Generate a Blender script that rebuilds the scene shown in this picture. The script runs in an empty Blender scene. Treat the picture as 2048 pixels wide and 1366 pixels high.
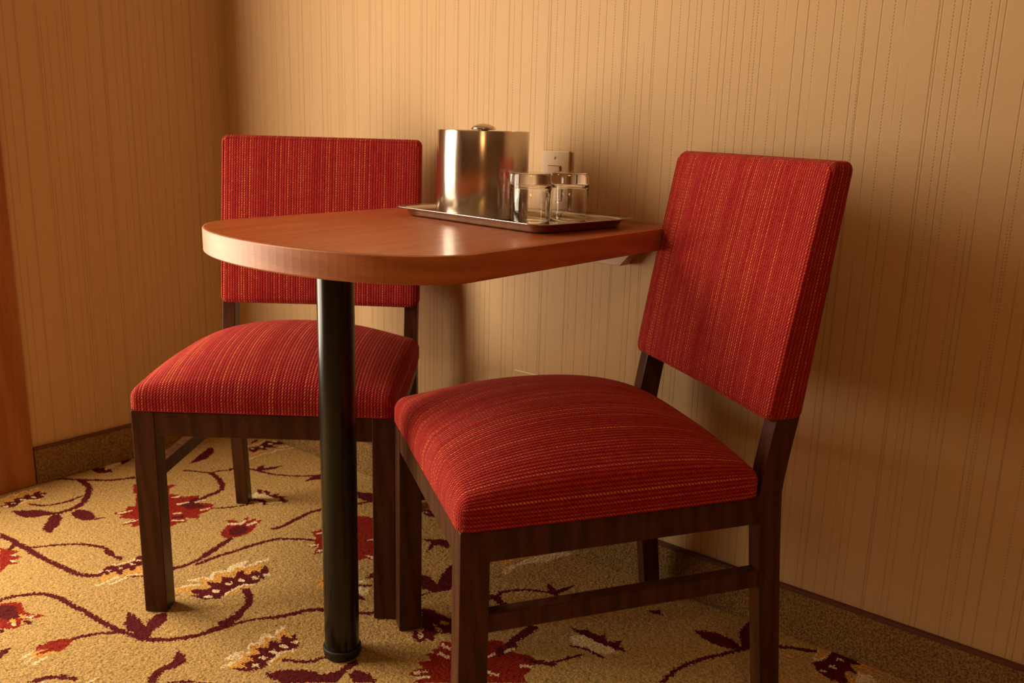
import bpy, bmesh, math, random
import numpy as np
from mathutils import Vector, Matrix

random.seed(7)
scene = bpy.context.scene
COL = scene.collection

# ------------------------------------------------------------------ camera
cam_d = bpy.data.cameras.new('camera')
cam_d.sensor_width = 36.0
cam_d.lens = 1776.53 / 2048 * 36.0
cam_d.clip_start = 0.02
cam_d.dof.use_dof = True
cam_d.dof.focus_distance = 1.45
cam_d.dof.aperture_fstop = 8.0
cam = bpy.data.objects.new('camera', cam_d)
COL.objects.link(cam)
cam.matrix_world = Matrix((
    (0.778193, -0.167353, 0.605317, 2.2462),
    (0.627422, 0.164939, -0.761010, -1.5136),
    (0.027517, 0.972002, 0.233355, 0.9110),
    (0, 0, 0, 1)))
scene.camera = cam

# ------------------------------------------------------------------ light
world = bpy.data.worlds.new('world')
scene.world = world
world.use_nodes = True
bg = world.node_tree.nodes['Background']
bg.inputs['Color'].default_value = (0.80, 0.88, 1.0, 1)
bg.inputs['Strength'].default_value = 0.3


def area(name, loc, rot, sx, sy, power, col):
    l = bpy.data.lights.new(name, 'AREA')
    l.shape = 'RECTANGLE'
    l.size, l.size_y = sx, sy
    l.energy = power
    l.color = col
    o = bpy.data.objects.new(name, l)
    COL.objects.link(o)
    o.location = loc
    o.rotation_euler = rot
    return o


# daylight that falls through the tall window in the left wall
WIN_Y0, WIN_Y1, WIN_Z0, WIN_Z1 = -1.90, -0.73, 0.20, 2.05
area('window_daylight', (-0.0140, (WIN_Y0 + WIN_Y1) / 2, (WIN_Z0 + WIN_Z1) / 2), (0, math.radians(-90), 0),
     WIN_Z1 - WIN_Z0, WIN_Y1 - WIN_Y0, 92.0, (1.0, 0.835, 0.60))
# warm ceiling lamp of the room, behind the camera
area('ceiling_lamp_light', (3.4, -3.0, 2.48), (0, 0, 0), 0.5, 0.5, 24.0, (1.0, 0.50, 0.17))

scene.view_settings.view_transform = 'Standard'
scene.view_settings.look = 'None'
scene.view_settings.gamma = 1.0
scene.view_settings.use_curve_mapping = False
scene.view_settings.exposure = 0.0
scene.cycles.use_light_tree = False
scene.cycles.max_bounces = 9
scene.cycles.diffuse_bounces = 5
scene.cycles.glossy_bounces = 5
scene.cycles.transmission_bounces = 9


# ------------------------------------------------------------------ node helpers
class NT:
    def __init__(self, name):
        self.m = bpy.data.materials.new(name)
        self.m.use_nodes = True
        self.t = self.m.node_tree
        self.b = self.t.nodes['Principled BSDF']

    def n(self, kind, **kw):
        x = self.t.nodes.new(kind)
        for k, v in kw.items():
            setattr(x, k, v)
        return x

    def put(self, sock, v):
        if hasattr(v, 'is_output'):
            self.t.links.new(v, sock)
        elif isinstance(v, tuple) and len(v) == 3 and sock.type == 'RGBA':
            sock.default_value = v + (1,)
        else:
            sock.default_value = v

    def math(self, op, a, b=None, c=None):
        x = self.n('ShaderNodeMath', operation=op)
        for i, v in enumerate((a, b, c)):
            if v is not None:
                self.put(x.inputs[i], v)
        return x.outputs[0]

    def smooth(self, v, lo, hi):
        x = self.n('ShaderNodeMapRange', interpolation_type='SMOOTHSTEP')
        self.put(x.inputs['Value'], v)
        x.inputs['From Min'].default_value = lo
        x.inputs['From Max'].default_value = hi
        return x.outputs[0]

    def mix(self, f, a, b):
        x = self.n('ShaderNodeMix', data_type='RGBA')
        self.put(x.inputs[0], f)
        self.put(x.inputs[6], a)
        self.put(x.inputs[7], b)
        return x.outputs[2]

    def xyz(self, src):
        x = self.n('ShaderNodeSeparateXYZ')
        self.t.links.new(src, x.inputs[0])
        return x.outputs

    def comb(self, a, b, c):
        x = self.n('ShaderNodeCombineXYZ')
        for i, v in enumerate((a, b, c)):
            self.put(x.inputs[i], v)
        return x.outputs[0]

    def coord(self, which='Object'):
        return self.n('ShaderNodeTexCoord').outputs[which]

    def noise(self, vec, scale, detail=2.0, rough=0.5):
        x = self.n('ShaderNodeTexNoise')
        if vec is not None:
            self.t.links.new(vec, x.inputs['Vector'])
        x.inputs['Scale'].default_value = scale
        x.inputs['Detail'].default_value = detail
        x.inputs['Roughness'].default_value = rough
        return x.outputs[0]

    def rand(self, v):
        x = self.n('ShaderNodeTexWhiteNoise', noise_dimensions='1D')
        self.put(x.inputs['W'], v)
        return x.outputs['Value']

    def scale(self, vec, s):
        x = self.n('ShaderNodeVectorMath', operation='MULTIPLY')
        self.t.links.new(vec, x.inputs[0])
        x.inputs[1].default_value = s
        return x.outputs[0]

    def bump(self, h, dist, strength=1.0):
        x = self.n('ShaderNodeBump')
        x.inputs['Strength'].default_value = strength
        x.inputs['Distance'].default_value = dist
        self.put(x.inputs['Height'], h)
        self.t.links.new(x.outputs[0], self.b.inputs['Normal'])

    def set(self, **kw):
        for k, v in kw.items():
            self.put(self.b.inputs[k.replace('_', ' ')], v)


def m_wallpaper(name, axis):
    t = NT(name)
    p = t.xyz(t.coord())
    u, z = p[axis], p[2]

    def lines(freq, shift, width, dash):
        v = t.n('ShaderNodeTexVoronoi', voronoi_dimensions='1D', feature='F1')
        t.put(v.inputs['W'], t.math('ADD', u, shift))
        v.inputs['Scale'].default_value = freq
        d = t.math('DIVIDE', v.outputs['Distance'], freq)
        ln = t.math('SUBTRACT', 1.0, t.smooth(d, width * 0.5, width * 1.5))
        if dash:
            ph = t.math('SINE', t.math('MULTIPLY', z, 2 * math.pi / 0.0052))
            ln = t.math('MULTIPLY', ln, t.smooth(ph, -0.6, 0.3))
        # each line starts and stops now and then
        g = t.noise(t.comb(t.math('MULTIPLY', v.outputs['Color'], 37.0), t.math('MULTIPLY', z, 3.0), 0.0), 1.0, 1.0)
        return t.math('MULTIPLY', ln, t.smooth(g, 0.30, 0.42))
    a = lines(34.0, 0.0, 0.0008, False)
    b = lines(30.0, 7.31, 0.0011, True)
    line = t.math('MINIMUM', t.math('ADD', a, b), 1.0)
    # the cloth weave: fine horizontal and vertical threads
    wv = t.noise(t.comb(t.math('MULTIPLY', u, 300.0), t.math('MULTIPLY', z, 2200.0), 0.0), 1.0, 1.0)
    wh = t.noise(t.comb(t.math('MULTIPLY', u, 1700.0), t.math('MULTIPLY', z, 60.0), 5.0), 1.0, 1.0)
    weave = t.math('MULTIPLY', t.math('ADD', wv, wh), 0.5)
    blot = t.noise(t.coord(), 3.0, 3.0)
    base = t.mix(weave, (0.50, 0.325, 0.165), (0.64, 0.43, 0.225))
    base = t.mix(t.smooth(blot, 0.3, 0.75), base, t.mix(weave, (0.53, 0.345, 0.172), (0.60, 0.395, 0.20)))
    t.set(Base_Color=t.mix(t.math('MULTIPLY', line, 0.42), base, (0.27, 0.14, 0.055)), Roughness=0.62)
    t.b.inputs['Specular IOR Level'].default_value = 0.35
    t.bump(t.math('SUBTRACT', t.math('MULTIPLY', weave, 0.25), line), 0.0006, 0.6)
    return t.m


def m_plain(name, col, rough=0.6, metal=0.0, spec=0.5):
    t = NT(name)
    t.set(Base_Color=col, Roughness=rough, Metallic=metal)
    t.b.inputs['Specular IOR Level'].default_value = spec
    return t.m


def m_wood(name, dark, light, stretch, scale=14.0, rough=0.35, coat=0.0, spec=0.5):
    t = NT(name)
    v = t.scale(t.coord(), stretch)
    g = t.noise(v, scale, 4.0, 0.6)
    f = t.noise(v, scale * 9, 2.0, 0.6)
    w = t.n('ShaderNodeTexWave', wave_type='BANDS', bands_direction='DIAGONAL')
    t.t.links.new(v, w.inputs['Vector'])
    w.inputs['Scale'].default_value = scale * 0.35
    w.inputs['Distortion'].default_value = 9.0
    w.inputs['Detail'].default_value = 2.0
    k = t.math('ADD', t.math('MULTIPLY', g, 0.55), t.math('ADD', t.math('MULTIPLY', f, 0.3), t.math('MULTIPLY', w.outputs[1], 0.15)))
    t.set(Base_Color=t.mix(t.smooth(k, 0.34, 0.66), dark, light), Roughness=rough)
    t.b.inputs['Coat Weight'].default_value = coat
    t.b.inputs['Coat Roughness'].default_value = 0.12
    t.b.inputs['Specular IOR Level'].default_value = spec
    t.bump(f, 0.0003, 0.25)
    return t.m


def m_fabric(name):
    t = NT(name)
    p = t.xyz(t.coord('UV'))
    pitch, st = 0.0057, 0.0052
    cv = t.math('DIVIDE', p[1], st)
    si = t.math('FLOOR', cv)
    sf = t.math('SUBTRACT', cv, si)
    # stitches lean a little to one side
    cu = t.math('ADD', t.math('DIVIDE', p[0], pitch), t.math('MULTIPLY', t.math('SUBTRACT', sf, 0.5), -0.26))
    ci = t.math('FLOOR', cu)
    cf = t.math('SUBTRACT', cu, ci)
    r1 = t.rand(ci)
    ex = t.math('ABSOLUTE', t.math('SUBTRACT', cf, 0.5))
    ey = t.math('ABSOLUTE', t.math('SUBTRACT', sf, 0.5))
    stitch = t.math('MULTIPLY', t.math('SUBTRACT', 1.0, t.smooth(ex, 0.10, 0.36)), t.math('SUBTRACT', 1.0, t.smooth(ey, 0.18, 0.47)))
    hole = t.math('MULTIPLY', t.smooth(ex, 0.22, 0.42), t.math('SUBTRACT', 1.0, t.smooth(ey, 0.10, 0.42)))
    # some columns carry an orange yarn that comes and goes along its length
    fade = t.noise(t.comb(t.math('MULTIPLY', ci, 3.7), t.math('MULTIPLY', p[1], 11.0), 0.0), 1.0, 2.0)
    cell = t.rand(t.math('ADD', t.math('MULTIPLY', ci, 17.13), si))
    lift = t.math('ADD', t.math('ADD', t.math('MULTIPLY', r1, 0.55), t.math('MULTIPLY', fade, 0.75)), t.math('MULTIPLY', cell, 0.16))
    show = t.smooth(lift, 0.36, 0.92)
    warm = t.smooth(lift, 0.76, 1.16)
    yarn = t.mix(show, (0.36, 0.016, 0.016), (0.58, 0.085, 0.060))
    yarn = t.mix(warm, yarn, (0.80, 0.23, 0.060))
    ground = t.mix(cell, (0.30, 0.010, 0.011), (0.37, 0.014, 0.014))
    col = t.mix(stitch, ground, yarn)
    col = t.mix(t.math('MULTIPLY', hole, 0.8), col, (0.11, 0.002, 0.003))
    t.set(Base_Color=col, Roughness=0.9)
    t.b.inputs['Specular IOR Level'].default_value = 0.12
    t.b.inputs['Sheen Weight'].default_value = 0.15
    t.b.inputs['Sheen Roughness'].default_value = 0.4
    t.b.inputs['Sheen Tint'].default_value = (1, 0.4, 0.3, 1)
    t.bump(t.math('SUBTRACT', stitch, hole), 0.0012, 0.9)
    return t.m


def m_carpet(name):
    t = NT(name)
    a = t.n('ShaderNodeAttribute', attribute_name='pile_colour')
    n = t.noise(t.coord(), 260.0, 2.5, 0.6)
    k = t.n('ShaderNodeVectorMath', operation='SCALE')
    t.t.links.new(a.outputs['Color'], k.inputs[0])
    k.inputs['Scale'].default_value = 0.52
    t.set(Base_Color=t.mix(t.math('SUBTRACT', 1.0, t.smooth(n, 0.30, 0.58)), a.outputs['Color'], k.outputs[0]), Roughness=0.95)
    t.b.inputs['Specular IOR Level'].default_value = 0.05
    t.bump(n, 0.0025, 0.8)
    return t.m


def m_carpet_base(name):
    t = NT(name)
    n = t.noise(t.coord(), 300.0, 2.5, 0.6)
    t.set(Base_Color=t.mix(t.smooth(n, 0.35, 0.65), (0.15, 0.085, 0.030), (0.37, 0.225, 0.085)), Roughness=0.97)
    t.b.inputs['Specular IOR Level'].default_value = 0.05
    t.bump(n, 0.004, 1.0)
    return t.m


def m_steel(name, rough, tint, aniso=0.0):
    t = NT(name)
    v = t.scale(t.coord(), (1, 1, 60))
    n = t.noise(v, 18.0, 3.0)
    t.set(Base_Color=tint, Metallic=1.0, Roughness=t.math('ADD', rough - 0.03, t.math('MULTIPLY', n, 0.06)))
    if aniso:
        tg = t.n('ShaderNodeTangent', direction_type='RADIAL', axis='Z')
        t.b.inputs['Anisotropic'].default_value = aniso
        t.b.inputs['Anisotropic Rotation'].default_value = 0.25
        t.t.links.new(tg.outputs[0], t.b.inputs['Tangent'])
    return t.m


def m_glass(name):
    t = NT(name)
    t.set(Base_Color=(1, 1, 1), Roughness=0.0, IOR=1.5)
    t.b.inputs['Transmission Weight'].default_value = 1.0
    return t.m


def m_pane(name):
    t = NT(name)
    tr = t.n('ShaderNodeBsdfTransparent')
    gl = t.n('ShaderNodeBsdfGlossy')
    gl.inputs['Roughness'].default_value = 0.02
    mx = t.n('ShaderNodeMixShader')
    mx.inputs[0].default_value = 0.05
    t.t.links.new(tr.outputs[0], mx.inputs[1])
    t.t.links.new(gl.outputs[0], mx.inputs[2])
    t.t.links.new(mx.outputs[0], t.t.nodes['Material Output'].inputs['Surface'])
    return t.m


M = dict(
    wall_x=m_wallpaper('wallpaper_along_x', 0), wall_y=m_wallpaper('wallpaper_along_y', 1),
    ceiling=m_plain('ceiling_paint', (0.45, 0.33, 0.20), 0.9), far_wall=m_plain('brown_wall_low_bounce', (0.20, 0.10, 0.045), 0.8),  # unseen walls and ceiling, colours darkened to cut bounced light
    carpet=m_carpet('patterned_carpet'), base=m_carpet_base('carpet_base'),
    binding=m_plain('carpet_binding', (0.13, 0.055, 0.035), 0.8, 0, 0.2),
    dark=m_wood('espresso_wood', (0.040, 0.0110, 0.0042), (0.084, 0.0250, 0.0100), (6, 6, 0.6), 9.0, 0.40, 0.0, 0.25),
    cherry=m_wood('cherry_veneer', (0.32, 0.076, 0.019), (0.43, 0.112, 0.030), (5, 0.5, 5), 8.0, 0.30, 0.12),
    edge=m_wood('cherry_edging', (0.36, 0.110, 0.032), (0.48, 0.165, 0.055), (0.7, 0.7, 6), 8.0, 0.46, 0.0),
    trim=m_wood('oak_trim', (0.29, 0.095, 0.024), (0.40, 0.15, 0.042), (5, 5, 0.35), 7.0, 0.45),
    maple=m_wood('maple_cleat', (0.44, 0.27, 0.15), (0.58, 0.38, 0.23), (0.5, 5, 5), 8.0, 0.5),
    fabric=m_fabric('red_upholstery'),
    black=m_plain('black_enamel', (0.004, 0.004, 0.004), 0.24, 0, 0.45),
    rubber=m_plain('black_rubber', (0.010, 0.010, 0.010), 0.6),
    bucket=m_steel('brushed_steel', 0.22, (0.66, 0.59, 0.53), 0.75), tray=m_steel('tray_steel', 0.24, (0.55, 0.49, 0.43)),
    glass=m_glass('clear_glass'), pane=m_pane('window_pane'),
    plate=m_plain('almond_shaded_plastic', (0.55, 0.37, 0.21), 0.4), slot=m_plain('dark_slot', (0.03, 0.02, 0.012), 0.6),  # plate plastic toned down to tan, standing in for the bucket's shadow
    screw=m_plain('screw_metal', (0.45, 0.32, 0.18), 0.4, 0.6),
)


# ------------------------------------------------------------------ mesh helpers
def link(name, me, mat, parent=None, smooth=False):
    if mat:
        me.materials.append(M[mat])
    if smooth:
        for f in me.polygons:
            f.use_smooth = True
    o = bpy.data.objects.new(name, me)
    COL.objects.link(o)
    if parent:
        o.parent = parent
    return o


def bm_obj(name, bm, mat, parent=None, smooth=False):
    bmesh.ops.recalc_face_normals(bm, faces=bm.faces[:])
    me = bpy.data.meshes.new(name)
    bm.to_mesh(me)
    bm.free()
    return link(name, me, mat, parent, smooth)


def bevel_all(bm, r, seg=2):
    if r:
        bmesh.ops.bevel(bm, geom=bm.edges[:], offset=r, segments=seg, profile=0.5, affect='EDGES')


def box(x0, x1, y0, y1, z0, z1, r=0.0):
    bm = bmesh.new()
    bmesh.ops.create_cube(bm, size=1.0)
    for v in bm.verts:
        v.co = ((x0 + x1) / 2 + v.co.x * (x1 - x0), (y0 + y1) / 2 + v.co.y * (y1 - y0), (z0 + z1) / 2 + v.co.z * (z1 - z0))
    bevel_all(bm, r)
    return bm


def loft(sections, r=0.0):
    """sections: list of closed loops of points; quads between them, caps at both ends"""
    bm = bmesh.new()
    rows = [[bm.verts.new(p) for p in s] for s in sections]
    n = len(rows[0])
    for a, b in zip(rows, rows[1:]):
        for i in range(n):
            bm.faces.new((a[i], a[(i + 1) % n], b[(i + 1) % n], b[i]))
    bm.faces.new(rows[0][::-1])
    bm.faces.new(rows[-1])
    bmesh.ops.recalc_face_normals(bm, faces=bm.faces[:])
    if r:
        sharp = [e for e in bm.edges if e.calc_face_angle(0) > 0.6]
        bmesh.ops.bevel(bm, geom=sharp, offset=r, segments=2, profile=0.5, affect='EDGES')
    return bm


def lathe(profile, n=64, closed=False):
    bm = bmesh.new()
    rings = []
    for r, z in profile:
        if r < 1e-6:
            rings.append([bm.verts.new((0, 0, z))])
        else:
            rings.append([bm.verts.new((r * math.cos(2 * math.pi * i / n), r * math.sin(2 * math.pi * i / n), z)) for i in range(n)])
    pairs = list(zip(rings, rings[1:]))
    if closed:
        pairs.append((rings[-1], rings[0]))
    for a, b in pairs:
        for i in range(n):
            j = (i + 1) % n
            if len(a) == 1 and len(b) == 1:
                continue
            if len(a) == 1:
                bm.faces.new((a[0], b[j], b[i]))
            elif len(b) == 1:
                bm.faces.new((a[i], a[j], b[0]))
            else:
                bm.faces.new((a[i], a[j], b[j], b[i]))
    return bm


def tube(points, rad, n=8, closed=False):
    bm = bmesh.new()
    pts = [Vector(p) for p in points]
    rows = []
    N = len(pts)
    for i, p in enumerate(pts):
        a = pts[(i - 1) % N] if (closed or i) else p
        b = pts[(i + 1) % N] if (closed or i < N - 1) else p
        d = (b - a).normalized()
        s = d.cross(Vector((0, 1, 0.02)))
        s = s.normalized() if s.length > 1e-4 else Vector((1, 0, 0))
        t = s.cross(d)
        rows.append([bm.verts.new(p + rad * (math.cos(2 * math.pi * k / n) * s + math.sin(2 * math.pi * k / n) * t)) for k in range(n)])
    m = N if closed else N - 1
    for i in range(m):
        a, b = rows[i], rows[(i + 1) % N]
        for k in range(n):
            bm.faces.new((a[k], a[(k + 1) % n], b[(k + 1) % n], b[k]))
    if not closed:
        bm.faces.new(rows[0][::-1])
        bm.faces.new(rows[-1])
    return bm


def empty(name, loc, rz=0.0):
    o = bpy.data.objects.new(name, None)
    COL.objects.link(o)
    o.location = loc
    o.rotation_euler = (0, 0, rz)
    o.empty_display_size = 0.1
    return o


def tag(o, label, cat, group=None):
    o['label'] = label
    o['category'] = cat
    if group:
        o['group'] = group
    return o


def struct(o, label=None):
    o['kind'] = 'structure'
    if label:
        o['label'] = label
    return o


# ------------------------------------------------------------------ room shell
RX, RY, RZ = 5.6, -5.2, 2.55
struct(bm_obj('wall_back', box(-0.12, RX + 0.12, 0.0, 0.12, -0.02, RZ), 'wall_x'), 'tan wallpapered wall with fine vertical stitched lines behind the table')
# left wall with the window opening
bm = bmesh.new()
for (y0, y1, z0, z1) in ((WIN_Y1, -0.0005, -0.02, RZ), (RY, WIN_Y0, -0.02, RZ), (WIN_Y0, WIN_Y1, WIN_Z1, RZ), (WIN_Y0, WIN_Y1, -0.02, WIN_Z0)):
    b2 = box(-0.12, 0.0, y0, y1, z0, z1)
    me_t = bpy.data.meshes.new('tmp')
    b2.to_mesh(me_t)
    b2.free()
    bm.from_mesh(me_t)
    bpy.data.meshes.remove(me_t)
struct(bm_obj('wall_left', bm, 'wall_y'), 'shaded tan wallpapered wall at the left')
struct(bm_obj('wall_right', box(RX, RX + 0.12, RY, 0, -0.02, RZ), 'far_wall'))
struct(bm_obj('wall_front', box(-0.12, RX + 0.12, RY - 0.12, RY, -0.02, RZ), 'far_wall'))
struct(bm_obj('ceiling', box(-0.12, RX + 0.12, RY - 0.12, 0.12, RZ, RZ + 0.1), 'ceiling'))

# carpet-strip skirting with a brown binding along its top
HB = 0.0975
for nm, sz in (('baseboard_back', (0.012, RX - 0.001, -0.011, -0.0005)), ('baseboard_left', (0.0005, 0.011, -0.614, -0.0005))):
    o = struct(bm_obj(nm, box(*sz, 0.0, HB - 0.006, 0.002), 'base'), 'olive brown carpet skirting strip')
    e = 0.0015
    bm_obj('binding', box(sz[0] - (e if nm[-1] == 't' else 0), sz[1] + (e if nm[-1] == 't' else 0), sz[2] - (e if nm[-1] == 'k' else 0), sz[3], HB - 0.007, HB, 0.0015), 'binding', o)

# wooden casing at the window side, down to the floor
o = struct(bm_obj('trim_1', box(0.0005, 0.009, WIN_Y1 - 0.005, -0.617, 0.0, 2.22, 0.002), 'trim'), 'reddish oak casing board at the left edge')
struct(bm_obj('trim_2', box(0.0005, 0.012, WIN_Y0 - 0.11, WIN_Y0 + 0.005, 0.0, 2.22, 0.003), 'trim'))
struct(bm_obj('trim_3', box(0.0005, 0.0115, WIN_Y0 + 0.006, WIN_Y1 - 0.006, WIN_Z1 - 0.005, 2.22, 0.003), 'trim'))
w = struct(empty('window_1', (0, 0, 0)), 'tall window in the left wall')
ym = (WIN_Y0 + WIN_Y1) / 2
for a, b_, c, d in ((WIN_Y0, WIN_Y0 + 0.035, WIN_Z0, WIN_Z1), (WIN_Y1 - 0.035, WIN_Y1, WIN_Z0, WIN_Z1), (ym - 0.025, ym + 0.025, WIN_Z0 + 0.035, WIN_Z1 - 0.035),
                    (WIN_Y0 + 0.035, WIN_Y1 - 0.035, WIN_Z0, WIN_Z0 + 0.035), (WIN_Y0 + 0.035, WIN_Y1 - 0.035, WIN_Z1 - 0.035, WIN_Z1)):
    bm_obj('window_frame', box(-0.0125, 0.003, a, b_, c, d, 0.002), 'trim', w)
for a, b_ in ((WIN_Y0 + 0.035, ym - 0.025), (ym + 0.025, WIN_Y1 - 0.035)):
    bm_obj('pane', box(-0.0085, -0.0045, a, b_, WIN_Z0 + 0.035, WIN_Z1 - 0.035), 'pane', w)


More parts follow.
